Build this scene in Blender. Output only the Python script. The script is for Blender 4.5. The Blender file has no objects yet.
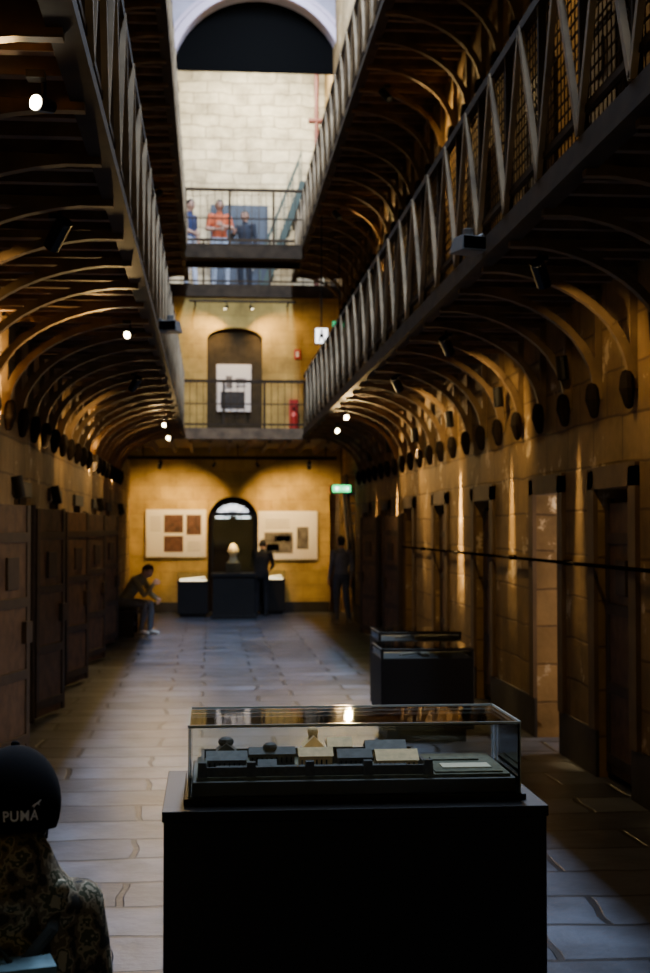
import bpy, math, random
from mathutils import Vector, Matrix, Euler
random.seed(7)
V=Vector
D=bpy.data
col=bpy.context.scene.collection

# ---------------------------------------------------------------- materials
def newmat(name):
    m=D.materials.new(name); m.use_nodes=True
    nt=m.node_tree; b=nt.nodes['Principled BSDF']
    return m,nt,b
def mat(name,c,rough=.6,metal=0,var=.0,scale=8,bump=0,emit=None,es=0,spec=None):
    m,nt,b=newmat(name)
    b.inputs['Base Color'].default_value=(*c,1); b.inputs['Roughness'].default_value=rough; b.inputs['Metallic'].default_value=metal
    if spec is not None: b.inputs['Specular IOR Level'].default_value=spec
    if var or bump:
        g=nt.nodes.new('ShaderNodeNewGeometry'); n=nt.nodes.new('ShaderNodeTexNoise'); n.inputs['Scale'].default_value=scale; n.inputs['Detail'].default_value=6
        nt.links.new(g.outputs['Position'],n.inputs['Vector'])
        if var:
            r=nt.nodes.new('ShaderNodeValToRGB')
            r.color_ramp.elements[0].position=.3; r.color_ramp.elements[1].position=.7
            r.color_ramp.elements[0].color=(*[x*(1-var) for x in c],1); r.color_ramp.elements[1].color=(*[min(1,x*(1+var)) for x in c],1)
            nt.links.new(n.outputs['Fac'],r.inputs['Fac']); nt.links.new(r.outputs['Color'],b.inputs['Base Color'])
        if bump:
            bp=nt.nodes.new('ShaderNodeBump'); bp.inputs['Strength'].default_value=bump; bp.inputs['Distance'].default_value=.02
            nt.links.new(n.outputs['Fac'],bp.inputs['Height']); nt.links.new(bp.outputs['Normal'],b.inputs['Normal'])
    if emit:
        b.inputs['Emission Color'].default_value=(*emit,1); b.inputs['Emission Strength'].default_value=es
    return m
def stone(name,axes,c1,c2,mortar,bw,rh,ms=.012,rough=.8,bump=.5,patch=None,nscale=1.3,dirt=.5,offs=.5,wob=.06,spec=.3):
    m,nt,b=newmat(name); N=nt.nodes; L=nt.links
    b.inputs['Specular IOR Level'].default_value=spec
    g=N.new('ShaderNodeNewGeometry'); s=N.new('ShaderNodeSeparateXYZ'); c=N.new('ShaderNodeCombineXYZ')
    L.new(g.outputs['Position'],s.inputs[0]); L.new(s.outputs[axes[0]],c.inputs[0]); L.new(s.outputs[axes[1]],c.inputs[1])
    # wobble the courses a little
    wn=N.new('ShaderNodeTexNoise'); wn.inputs['Scale'].default_value=1.7; L.new(g.outputs['Position'],wn.inputs['Vector'])
    ma=N.new('ShaderNodeVectorMath'); ma.operation='SCALE'; ma.inputs['Scale'].default_value=wob; L.new(wn.outputs['Color'],ma.inputs[0])
    ad=N.new('ShaderNodeVectorMath'); ad.operation='ADD'; L.new(c.outputs[0],ad.inputs[0]); L.new(ma.outputs[0],ad.inputs[1])
    br=N.new('ShaderNodeTexBrick'); br.inputs['Scale'].default_value=1; br.inputs['Brick Width'].default_value=bw; br.inputs['Row Height'].default_value=rh
    br.inputs['Mortar Size'].default_value=ms; br.inputs['Mortar Smooth'].default_value=.3; br.offset=offs
    br.inputs['Color1'].default_value=(*c1,1); br.inputs['Color2'].default_value=(*c2,1); br.inputs['Mortar'].default_value=(*mortar,1)
    L.new(ad.outputs[0],br.inputs['Vector'])
    n=N.new('ShaderNodeTexNoise'); n.inputs['Scale'].default_value=nscale; n.inputs['Detail'].default_value=8; n.inputs['Roughness'].default_value=.65
    L.new(g.outputs['Position'],n.inputs['Vector'])
    r=N.new('ShaderNodeValToRGB'); r.color_ramp.elements[0].position=.32; r.color_ramp.elements[1].position=.68
    r.color_ramp.elements[0].color=(1-dirt,)*3+(1,); r.color_ramp.elements[1].color=(1.1,1.1,1.1,1)
    L.new(n.outputs['Fac'],r.inputs['Fac'])
    mx=N.new('ShaderNodeMix'); mx.data_type='RGBA'; mx.blend_type='MULTIPLY'; mx.inputs['Factor'].default_value=1
    L.new(br.outputs['Color'],mx.inputs['A']); L.new(r.outputs['Color'],mx.inputs['B'])
    out=mx.outputs['Result']
    if patch:
        n2=N.new('ShaderNodeTexNoise'); n2.inputs['Scale'].default_value=2.6; n2.inputs['Detail'].default_value=10; n2.inputs['Roughness'].default_value=.7
        L.new(g.outputs['Position'],n2.inputs['Vector'])
        r2=N.new('ShaderNodeValToRGB'); r2.color_ramp.elements[0].position=.60; r2.color_ramp.elements[1].position=.63
        L.new(n2.outputs['Fac'],r2.inputs['Fac'])
        m2=N.new('ShaderNodeMix'); m2.data_type='RGBA'; m2.inputs['B'].default_value=(*patch,1)
        L.new(r2.outputs['Color'],m2.inputs['Factor']); L.new(out,m2.inputs['A']); out=m2.outputs['Result']
    L.new(out,b.inputs['Base Color']); b.inputs['Roughness'].default_value=rough
    bp=N.new('ShaderNodeBump'); bp.inputs['Strength'].default_value=bump; bp.inputs['Distance'].default_value=.02
    sb=N.new('ShaderNodeMath'); sb.operation='SUBTRACT'; L.new(n.outputs['Fac'],sb.inputs[0]); L.new(br.outputs['Fac'],sb.inputs[1])
    L.new(sb.outputs[0],bp.inputs['Height']); L.new(bp.outputs['Normal'],b.inputs['Normal'])
    return m
def glassmat(name,tint=(.96,.98,.97)):
    m,nt,b=newmat(name); N=nt.nodes; L=nt.links; N.remove(b)
    o=[n for n in N if n.type=='OUTPUT_MATERIAL'][0]
    t=N.new('ShaderNodeBsdfTransparent'); t.inputs[0].default_value=(*tint,1)
    gl=N.new('ShaderNodeBsdfGlossy'); gl.inputs['Roughness'].default_value=.03
    f=N.new('ShaderNodeFresnel'); f.inputs['IOR'].default_value=1.4
    mx=N.new('ShaderNodeMixShader'); L.new(f.outputs[0],mx.inputs[0]); L.new(t.outputs[0],mx.inputs[1]); L.new(gl.outputs[0],mx.inputs[2]); L.new(mx.outputs[0],o.inputs['Surface'])
    return m
def camo(name):
    m,nt,b=newmat(name); N=nt.nodes; L=nt.links
    g=N.new('ShaderNodeNewGeometry'); n=N.new('ShaderNodeTexNoise'); n.inputs['Scale'].default_value=26; n.inputs['Detail'].default_value=3; n.inputs['Distortion'].default_value=.1
    L.new(g.outputs['Position'],n.inputs['Vector'])
    r=N.new('ShaderNodeValToRGB'); r.color_ramp.interpolation='CONSTANT'
    e=r.color_ramp.elements; e[0].position=0; e[0].color=(.03,.026,.017,1); e[1].position=.42; e[1].color=(.15,.115,.065,1)
    for p,c in ((.50,(.36,.30,.185,1)),(.545,(.075,.08,.038,1)),(.61,(.44,.38,.25,1))):
        x=e.new(p); x.color=c
    L.new(n.outputs['Fac'],r.inputs['Fac']); L.new(r.outputs['Color'],b.inputs['Base Color']); b.inputs['Roughness'].default_value=.85
    return m

M_floor=stone('bluestone_flags',(0,1),(.115,.132,.168),(.045,.053,.070),(.012,.013,.016),.85,.42,.018,.38,.55,nscale=2.4,dirt=.65,offs=.37,wob=.14,spec=.32)
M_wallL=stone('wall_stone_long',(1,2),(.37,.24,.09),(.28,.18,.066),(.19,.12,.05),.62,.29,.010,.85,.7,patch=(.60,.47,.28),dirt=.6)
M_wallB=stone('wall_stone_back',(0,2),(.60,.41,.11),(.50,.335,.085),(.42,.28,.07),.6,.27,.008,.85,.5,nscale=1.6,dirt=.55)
M_wallU=stone('pale_stone',(0,2),(.66,.58,.40),(.50,.43,.29),(.34,.29,.20),.6,.25,.014,.85,.8,dirt=.55,nscale=2.5,wob=.2)
M_cell=stone('cell_plaster',(1,2),(.45,.36,.28),(.40,.32,.25),(.3,.24,.18),.5,.25,.01)
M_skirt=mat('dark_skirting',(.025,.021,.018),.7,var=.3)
M_iron=mat('dark_iron',(.048,.032,.018),.7,0,var=.35,scale=6,spec=.15)
M_ironb=mat('bracket_paint',(.18,.118,.055),.65,.0,var=.35,scale=5,spec=.2)
M_cream=mat('cream_iron',(.34,.25,.14),.6,0,var=.5,scale=3.5,spec=.2)
M_deck=mat('deck_boards',(.17,.105,.052),.75,var=.4,scale=7)
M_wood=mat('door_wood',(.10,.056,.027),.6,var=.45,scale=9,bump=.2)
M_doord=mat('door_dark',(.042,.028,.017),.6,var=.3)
M_black=mat('black_laminate',(.008,.0075,.0075),.55,var=.2,scale=3,spec=.3)
M_blackm=mat('black_metal',(.01,.01,.01),.4,.5)
M_white=mat('white_board',(.80,.76,.68),.6)
M_plaster=mat('lilac_plaster',(.46,.43,.52),.7,var=.12,scale=3)
M_glass=glassmat('display_glass')
M_edge=mat('glass_edge',(.45,.5,.46),.15,spec=.8)
M_brown=mat('photo_brown',(.10,.045,.025),.5,var=.5,scale=9)
M_grey=mat('photo_grey',(.13,.115,.10),.5,var=.7,scale=9)
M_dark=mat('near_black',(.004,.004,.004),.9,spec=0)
M_knob=mat('corbel_black',(.014,.010,.007),.8,spec=.1)
M_lens=mat('lamp_lens',(1,.9,.7),.3,emit=(1,.82,.5),es=45)
M_lensd=mat('lamp_lens_recessed',(1,.9,.7),.3,emit=(1,.7,.35),es=3)
M_chrome=mat('grey_housing',(.16,.16,.155),.6,.0)
M_red=mat('red_paint',(.5,.03,.02),.4)
M_green=mat('exit_green',(.0,.4,.12),.4,emit=(.02,1,.3),es=3.0)
M_signw=mat('sign_white',(.9,.9,.9),.4,emit=(1,1,1),es=3.5)
M_blue=mat('blue_door',(.02,.032,.055),.5,var=.2)
M_skin=mat('skin',(.46,.26,.17),.55); M_lip=mat('lips',(.35,.12,.10),.5); M_eyew=mat('eye_white',(.8,.8,.78),.3); M_eyed=mat('iris',(.03,.02,.015),.2)
M_hair=mat('hair',(.015,.011,.009),.6,var=.3,scale=60)
def cloth(n,c): return mat(n,c,.9,var=.22,scale=30,bump=.15)

# ---------------------------------------------------------------- mesh builder
class MB:
    def __init__(s): s.v=[];s.f=[];s.m=[]
    def quadbox(s,P,m):
        o=len(s.v); s.v+= [V(p) for p in P]
        for f in ((0,3,2,1),(4,5,6,7),(0,1,5,4),(1,2,6,5),(2,3,7,6),(3,0,4,7)): s.f.append([o+i for i in f]); s.m.append(m)
    def box(s,x0,x1,y0,y1,z0,z1,m=0):
        s.quadbox([(x0,y0,z0),(x1,y0,z0),(x1,y1,z0),(x0,y1,z0),(x0,y0,z1),(x1,y0,z1),(x1,y1,z1),(x0,y1,z1)],m)
    def taper(s,x0,x1,y0,y1,z0,z1,ix,iy,m=0):
        s.quadbox([(x0,y0,z0),(x1,y0,z0),(x1,y1,z0),(x0,y1,z0),(x0+ix,y0+iy,z1),(x1-ix,y0+iy,z1),(x1-ix,y1-iy,z1),(x0+ix,y1-iy,z1)],m)
    def gable(s,x0,x1,y0,y1,z0,zh,m=0,along='x'):
        o=len(s.v)
        if along=='x':
            ym=(y0+y1)/2; P=[(x0,y0,z0),(x1,y0,z0),(x1,y1,z0),(x0,y1,z0),(x0,ym,zh),(x1,ym,zh)]
            F=[(0,3,2,1),(0,1,5,4),(2,3,4,5),(0,4,3),(1,2,5)]
        else:
            xm=(x0+x1)/2; P=[(x0,y0,z0),(x1,y0,z0),(x1,y1,z0),(x0,y1,z0),(xm,y0,zh),(xm,y1,zh)]
            F=[(0,3,2,1),(0,1,4),(1,2,5,4),(2,3,5),(3,0,4,5)]
        s.v+=[V(p) for p in P]
        for f in F: s.f.append([o+i for i in f]); s.m.append(m)
    def beam(s,p,q,w,h,m=0,up=(0,0,1)):
        p=V(p);q=V(q);t=(q-p).normalized(); u=V(up)
        if abs(t.dot(u))>.98: u=V((0,1,0))
        sd=t.cross(u).normalized(); u=sd.cross(t).normalized()
        a=sd*w/2;b=u*h/2
        s.quadbox([p-a-b,p+a-b,q+a-b,q-a-b,p-a+b,p+a+b,q+a+b,q-a+b],m)
    def sweep(s,pts,rad,m=0,n=10,xref=(1,0,0),round_=True):
        pts=[V(p) for p in pts]; rad=[(r,r) if not isinstance(r,(tuple,list)) else r for r in rad]
        if round_:
            t0=(pts[0]-pts[1]).normalized(); t1=(pts[-1]-pts[-2]).normalized()
            r0=min(rad[0]); r1=min(rad[-1])
            P=[pts[0]+t0*r0*.95,pts[0]+t0*r0*.7]+pts+[pts[-1]+t1*r1*.7,pts[-1]+t1*r1*.95]
            R=[tuple(x*.25 for x in rad[0]),tuple(x*.72 for x in rad[0])]+rad+[tuple(x*.72 for x in rad[-1]),tuple(x*.25 for x in rad[-1])]
        else: P=pts;R=rad
        o=len(s.v); k=len(P)
        xr=V(xref)
        for i,p in enumerate(P):
            t=(P[min(i+1,k-1)]-P[max(i-1,0)]).normalized()
            u=xr-t*xr.dot(t)
            if u.length<.15: u=V((0,1,0))-t*t.y
            if u.length<.1: u=V((0,0,1))-t*t.z
            u.normalize(); w=t.cross(u)
            for j in range(n):
                a=2*math.pi*j/n
                s.v.append(p+u*R[i][0]*math.cos(a)+w*R[i][1]*math.sin(a))
        for i in range(k-1):
            for j in range(n):
                s.f.append([o+i*n+j,o+i*n+(j+1)%n,o+(i+1)*n+(j+1)%n,o+(i+1)*n+j]); s.m.append(m)
        s.f.append([o+j for j in range(n)][::-1]); s.m.append(m)
        s.f.append([o+(k-1)*n+j for j in range(n)]); s.m.append(m)
    def cyl(s,p,q,r,m=0,n=12): s.sweep([p,q],[r,r],m,n,round_=False)
    def ell(s,c,r,m=0,n=14,k=9,fn=None,rot=None):
        c=V(c);o=len(s.v)
        for i in range(k+1):
            th=math.pi*i/k
            for j in range(n):
                a=2*math.pi*j/n
                q=V((math.sin(th)*math.cos(a)*r[0],math.sin(th)*math.sin(a)*r[1],math.cos(th)*r[2]))
                if rot is not None: q=rot@q
                s.v.append(c+q)
        for i in range(k):
            for j in range(n):
                s.f.append([o+i*n+j,o+(i+1)*n+j,o+(i+1)*n+(j+1)%n,o+i*n+(j+1)%n]); s.m.append(m)
    def xform(s,M,start=0):
        for i in range(start,len(s.v)): s.v[i]=M@s.v[i]
    def build(s,name,mats,parent=None,smooth=False,bevel=0,loc=None,rz=0):
        me=D.meshes.new(name); me.from_pydata([tuple(v) for v in s.v],[],s.f)
        for m in mats: me.materials.append(m)
        me.polygons.foreach_set('material_index',s.m)
        if smooth: me.polygons.foreach_set('use_smooth',[True]*len(me.polygons))
        me.update()
        o=D.objects.new(name,me); col.objects.link(o)
        if bevel:
            b=o.modifiers.new('b','BEVEL'); b.width=bevel; b.segments=2; b.limit_method='ANGLE'
        if parent: o.parent=parent
        if loc is not None: o.location=loc
        if rz: o.rotation_euler=(0,0,rz)
        return o
def empty(name,loc=(0,0,0),rz=0):
    e=D.objects.new(name,None); col.objects.link(e); e.location=loc; e.rotation_euler=(0,0,rz); e.empty_display_size=.2; return e

XL,XR=-1.5,2.5          # long walls
EL,ER=-.45,1.58         # gallery edges
YB=25.7                 # rear wall
# ---------------------------------------------------------------- shell
b=MB(); b.box(-3.4,4.6,-3,30,-.2,0); b.build('floor',[M_floor])
RO=[5.9,8.2,9.85,12.2,14.5,16.8,19.1,21.4]
LO=[4.0,6.3,8.6,10.9,13.2,15.5,17.8,20.1]
DW=.36; DH=1.85
def longwall(name,x0,x1,ops,yend,inner):
    b=MB(); y=-3
    for c in ops:
        b.box(x0,x1,y,c-DW,0,DH); y=c+DW
    b.box(x0,x1,y,yend,0,DH)
    b.box(x0,x1,-3,yend,DH,13)
    return b
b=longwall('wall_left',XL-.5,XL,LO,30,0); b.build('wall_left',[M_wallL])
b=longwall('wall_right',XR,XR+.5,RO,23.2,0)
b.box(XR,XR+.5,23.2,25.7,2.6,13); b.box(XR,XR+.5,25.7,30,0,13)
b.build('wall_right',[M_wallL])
for nm,xa,xb,ops in (('wall_cells_left',-3.4,-2.0,LO),('wall_cells_right',3.0,4.6,RO)):
    b=MB(); xo=(xa-.1,xa) if xa<0 else (xb,xb+.1)
    b.box(xo[0],xo[1],-3,26,0,2.2); b.box(xa,xb,-3,23.1,2.05,2.2)
    for i in range(len(ops)-1):
        ym=(ops[i]+ops[i+1])/2; b.box(xa,xb,ym-.1,ym+.1,0,2.05)
    b.build(nm,[M_cell])
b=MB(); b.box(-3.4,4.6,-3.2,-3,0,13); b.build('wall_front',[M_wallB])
# skirting on the long walls
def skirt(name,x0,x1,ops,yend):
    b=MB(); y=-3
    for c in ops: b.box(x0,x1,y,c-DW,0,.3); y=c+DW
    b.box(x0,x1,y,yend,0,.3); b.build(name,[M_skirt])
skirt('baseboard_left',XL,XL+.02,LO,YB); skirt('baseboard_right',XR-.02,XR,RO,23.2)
# rear wall with ground doorway + first floor doorway
b=MB()
gx0,gx1,gz=-.04,.92,1.72   # arched ground doorway
ux0,ux1,uz=-.06,.99,5.2
def arch_fill(b,x0,x1,zs,ztop,y0,y1,m=0,n=20,rise=None):
    cx=(x0+x1)/2; r=(x1-x0)/2; rs=rise or r
    for i in range(n):
        a0=math.pi*i/n; a1=math.pi*(i+1)/n
        xa=cx+r*math.cos(a0); xb=cx+r*math.cos(a1); za=zs+rs*math.sin(a0); zb=zs+rs*math.sin(a1)
        b.quadbox([(xb,y0,zb),(xa,y0,za),(xa,y1,za),(xb,y1,zb),(xb,y0,ztop),(xa,y0,ztop),(xa,y1,ztop),(xb,y1,ztop)],m)
y0,y1=YB,YB+.35
b.box(XL,gx0,y0,y1,0,3.22); b.box(gx1,2.28,y0,y1,0,3.22); arch_fill(b,gx0,gx1,gz,3.22,y0,y1)
b.box(2.28,XR,y0,y1,2.4,3.22)
b.box(XL,ux0,y0,y1,3.22,6.05); b.box(ux1,XR,y0,y1,3.22,6.05); arch_fill(b,ux0,ux1,uz,6.05,y0,y1,rise=.22)
b.build('wall_back',[M_wallB])
b=MB(); b.box(XL,gx0-.02,YB-.02,YB,0,.2); b.box(gx1+.02,2.28,YB-.02,YB,0,.2); b.build('baseboard_back',[M_skirt])
# ground door: dark leaf + fan light with bars
b=MB(); b.box(gx0,gx1,YB+.14,YB+.2,0,gz+.02,0)
for i in range(2):
    for j in range(3):
        xx=gx0+.07+i*.43; zz=.12+j*.53; b.box(xx,xx+.38,YB+.12,YB+.14,zz,zz+.42,0)
b.box(gx0,gx1,YB+.1,YB+.2,gz,gz+.06,0)
cx=(gx0+gx1)/2
for i in range(9):
    a=math.pi*i/8; b.beam((cx,YB+.15,gz+.06),(cx+.46*math.cos(a),YB+.15,gz+.02+.46*math.sin(a)),.014,.02,0)
for rr in (.17,.32,.465):
    for i in range(16):
        a=math.pi*i/16;a2=math.pi*(i+1)/16
        b.beam((cx+rr*math.cos(a),YB+.15,gz+.03+rr*math.sin(a)),(cx+rr*math.cos(a2),YB+.15,gz+.03+rr*math.sin(a2)),.02,.02,0)
M_fan=mat('daylight_pane',(.8,.85,.9),.4,emit=(.85,.92,1),es=3.2)
for i in range(10):
    a=math.pi*i/10;a2=math.pi*(i+1)/10
    P=[(cx,YB+.2,gz+.06),(cx+.34*math.cos(a),YB+.2,gz+.06+.3*math.sin(a)),(cx+.34*math.cos(a2),YB+.2,gz+.06+.3*math.sin(a2))]
    o=len(b.v); b.v+=[V(p) for p in P]; b.f.append([o,o+1,o+2]); b.m.append(1)
b.box(cx-.47,cx+.47,YB+.22,YB+.23,gz,gz+.5,0)
b.build('door_1',[mat('ground_door',(.012,.009,.007),.8,spec=.05),M_fan])
b=MB(); b.box(ux0,ux1,YB+.12,YB+.2,3.22,uz+.23)
for i in range(4): b.box(ux0+.05+i*.25,ux0+.25+i*.25,YB+.1,YB+.12,3.3,uz+.1)
b.build('door_2',[mat('upper_door',(.045,.033,.016),.7,var=.3,spec=.1)])
b=MB(); b.box(.12,.78,YB+.06,YB+.1,3.82,4.72,0); b.box(.2,.66,YB+.05,YB+.06,3.88,4.2,1); b.box(.3,.42,YB+.045,YB+.06,4.28,4.5,2)
for i in range(3): b.box(.48,.68,YB+.05,YB+.06,4.3+i*.07,4.315+i*.07,2)
b.build('information_poster',[M_white,mat('poster_dark',(.02,.018,.016),.6,var=.8,scale=12),M_grey])
# side passage behind right wall + stair
b=MB(); b.box(4.6,4.7,23,30,0,3.3); b.box(3,4.6,23,23.1,0,2.6); b.box(2.28,4.6,YB+.35,YB+.45,0,3.2); b.box(3,4.7,23,26,3.2,3.3); b.build('wall_passage',[M_cell])
b=MB()
for i in range(12): b.box(2.55,3.3,23.55+i*.17,23.75+i*.17,.15+i*.19,.18+i*.19,0)
b.beam((2.53,23.5,.05),(2.53,25.6,2.4),.04,.18,0); b.beam((3.32,23.5,.05),(3.32,25.6,2.4),.04,.18,0)
b.beam((2.53,23.5,.95),(2.53,25.6,3.3-.02),.04,.04,0)
for i in range(7): b.beam((2.53,23.6+i*.3,.15+i*.335),(2.53,23.6+i*.3,1.04+i*.335),.02,.02,0)
b.build('iron_staircase',[M_blue])

# landing level 1
b=MB(); b.box(XL,XR,22.5,YB,3.12,3.22,0)
for i in range(12): b.box(XL+.15+i*.33,XL+.21+i*.33,22.55,YB,3.02,3.12,0)
b.box(XL,XR,22.46,22.54,3.08,3.26,0)
b.build('landing_floor_lower',[M_deck])
# landing level 2 + upper room
b=MB(); b.box(XL,XR,YB+.02,29.5,6.08,6.22,0); b.box(XL,XR,YB-.04,YB+.04,6.0,6.24,1); b.build('landing_floor_upper',[M_deck,M_iron])
b=MB(); b.box(-3,4.6,29.5,29.8,6,13); b.build('wall_far',[M_wallU])
b=MB(); b.box(XL,XR,27.38,29.5,11.9,12.9); b.box(XL,XR,27.38,27.46,10.93,11.9); b.box(XL,XR,26.6,27.38,12.6,12.9); b.build('ceiling_recess',[M_dark])  # near-black stand-in for the unlit vault; drop panel added to hide the lamp behind
# arch wall
AX,AZ,AR=.95,10.58,1.77
b=MB(); ya,yb=26.9,27.3
b.box(XL,AX-AR,ya,yb,6.22,13,0); b.box(2.42,XR,ya,yb,6.22,AZ,1) 
arch_fill(b,AX-AR,AX+AR,AZ,13,ya,yb,0,n=28)
b.build('wall_arch',[M_plaster,M_iron])
b=MB()
for i in range(36):
    a=math.pi*i/36;a2=math.pi*(i+1)/36
    for (r0,r1,yo) in ((AR-.03,AR+.12,.12),(AR+.15,AR+.23,.06)):
        P=[]
        for y in (ya-yo,ya):
            P+= [(AX+r0*math.cos(a),y,AZ+r0*math.sin(a)),(AX+r1*math.cos(a),y,AZ+r1*math.sin(a)),(AX+r1*math.cos(a2),y,AZ+r1*math.sin(a2)),(AX+r0*math.cos(a2),y,AZ+r0*math.sin(a2))]
        b.quadbox(P,0)
b.build('arch_moulding_trim_1',[mat('arch_white',(.66,.54,.64),.6)])
# blue door, pipe and stair upstairs
b=MB(); b.box(0,1.25,29.36,29.5,6.22,8.65,0)
for i in range(5): b.box(.05+i*.24,.26+i*.24,29.33,29.36,6.3,8.55,0)
b.box(.9,.94,29.28,29.33,7.2,7.35,1)
b.build('door_3',[M_blue,M_chrome])
b=MB()
M_gr=mat('green_steel',(.03,.055,.045),.6)
b.beam((1.0,28.2,6.3),(1.95,28.2,8.9),.06,.14,0); b.beam((1.0,28.9,6.3),(1.95,28.9,8.9),.06,.14,0)
for i in range(11): b.box(.98+i*.088,1.16+i*.088,28.2,28.9,6.42+i*.24,6.45+i*.24,0)
for yy in (28.2,28.9):
    b.beam((1.0,yy,7.2),(1.9,yy,9.5),.03,.03,0)
    for i in range(6): b.beam((1.05+i*.17,yy,6.45+i*.46),(1.05+i*.17,yy,7.25+i*.46),.02,.02,0)
b.build('steel_ladder_stair',[M_gr])
b=MB(); b.cyl((2.28,28.9,6.22),(2.28,28.9,11.5),.05); b.cyl((2.1,28.9,10.4),(2.42,28.9,10.4),.06); b.build('red_pipe',[mat('pipe_rust',(.12,.03,.02),.5)],smooth=False)
# roof
b=MB(); b.box(XL-.5,EL,-3,30,12.9,13.1); b.box(ER,XR+.5,-3,30,12.9,13.1); b.box(EL,ER,26.9,30,12.9,13.1); b.box(EL,ER,-3,1,12.9,13.1)
for i in range(15): b.box(EL,ER,1+i*1.8,1.08+i*1.8,12.85,12.95)
b.build('ceiling',[M_deck])

# ---------------------------------------------------------------- galleries
def gallery(edge,wall,zf,y0,y1):
    e=empty('gallery_walkway'); sg=1 if wall>edge else -1
    b=MB(); xa,xb=min(edge,wall),max(edge,wall)
    b.box(xa,xb,y0,y1,zf-.04,zf,0)
    y=y0
    n=int((y1-y0)/.24)
    for i in range(n): yy=y0+.1+i*.24; b.box(xa+.02,xb,yy,yy+.05,zf-.11,zf-.04,0)
    b.build('deck',[M_deck],e)
    b=MB(); zb=zf-.1; rl=zf+.88
    b.box(edge-.03,edge+.03,y0,y1,zb-.02,zb+.1,0); b.box(edge-.05,edge+.05,y0,y1,zb-.03,zb,0)
    b.box(edge-.025,edge+.025,y0,y1,rl-.02,rl+.03,0)
    b.box(edge-.012,edge+.012,y0,y1,zf+.1,zf+.13,0)
    sp=.72; k=int((y1-y0)/sp)
    for i in range(k):
        ys=y0+.1+i*sp; ye=min(ys+sp,y1); ym=(ys+ye)/2; xo=edge-sg*.02
        b.box(edge-.02,edge+.02,ys-.012,ys+.012,zb,rl,0)
        b.beam((xo,ys,zf+.02),(xo,ym,rl),.028,.032,1,up=(0,1,0)); b.beam((xo,ym,rl),(xo,ye,zf+.02),.028,.032,1,up=(0,1,0))
    b.build('truss_railing',[M_iron,M_cream],e)
    b=MB(); n=int((y1-y0)/.06); xm=edge+sg*.02
    for i in range(n): yy=y0+i*.06; b.box(xm-.0015,xm+.0015,yy,yy+.012,zf+.02,rl,0)
    for i in range(14): zz=zf+.04+i*.06; b.box(xm-.0015,xm+.0015,y0,y1,zz,zz+.012,0)
    b.build('wire_mesh',[M_iron],e)
    b=MB(); zs=zf-.78; w=abs(wall-edge)-.03; h=.65
    for i in range(k+1):
        ys=y0+.1+i*sp
        if ys>y1-.05: break
        pts=[]
        for j in range(13):
            t=math.pi/2*j/12; pts.append((wall-sg*.03-sg*w*(1-math.cos(t)),ys,zs+h*math.sin(t)))
        for j in range(12): b.beam(pts[j],pts[j+1],.045,.055,0,up=(sg,0,-1) if j>3 else (sg,0,-.2))
        b.beam((wall-sg*.02,ys,zs-.05),(wall-sg*.02,ys,zf-.12),.05,.04,0)
        b.beam((wall,ys,zf-.14),(edge,ys,zf-.14),.05,.04,0)
        b.sweep([(wall-sg*.05,ys,zs-.14),(wall-sg*.06,ys,zs-.05),(wall-sg*.06,ys,zs+.02)],[.03,.05,.042],1,10)
    b.build('arched_brackets',[M_ironb,M_knob],e)
gallery(EL,XL,3.25,-1,22.46); gallery(ER,XR,3.25,-1,22.46)
gallery(EL,XL,6.42,-1,25.6); gallery(ER,XR,6.42,-1,25.6)

def cross_rail(b,y,x0,x1,z0,z1,sp=.11):
    b.box(x0,x1,y-.02,y+.02,z1-.03,z1+.02,0); b.box(x0,x1,y-.015,y+.015,z0+.05,z0+.08,0); b.box(x0,x1,y-.012,y+.012,(z0+z1)/2,(z0+z1)/2+.02,0)
    n=int((x1-x0)/sp)
    for i in range(n+1):
        x=x0+i*(x1-x0)/n; r=.02 if i%6==0 else .005
        b.box(x-r,x+r,y-r,y+r,z0,z1,0)
b=MB(); cross_rail(b,22.5,EL,ER,3.26,4.05); b.build('landing_railing',[M_iron])
b=MB(); b.box(EL+.05,ER-.05,22.66,23.35,6.2,6.26,0); b.box(EL+.03,ER-.03,22.62,22.7,6.14,6.34,0); b.box(EL+.03,ER-.03,23.3,23.36,6.1,6.3,0)
cross_rail(b,22.66,EL+.03,ER-.03,6.3,7.3,.12)
b.build('cross_bridge',[M_iron])
b=MB(); cross_rail(b,YB+.0,-1.4,2.4,6.24,7.1,.2); b.build('upper_landing_railing',[M_iron])
# light track across the lower landing
b=MB(); b.box(XL+.02,2.3,24.46,24.54,2.84,2.90); 
for x in (-1.2,.5,2.1): b.box(x-.01,x+.01,24.49,24.51,2.9,3.12)
b.build('lighting_track',[M_iron])
b=MB(); b.box(-.4,1.6,25.2,25.25,5.82,5.86); b.box(-.3,-.27,25.2,YB,5.82,5.85); b.box(1.45,1.48,25.2,YB,5.82,5.85); b.build('lighting_track.001',[M_iron])

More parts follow.
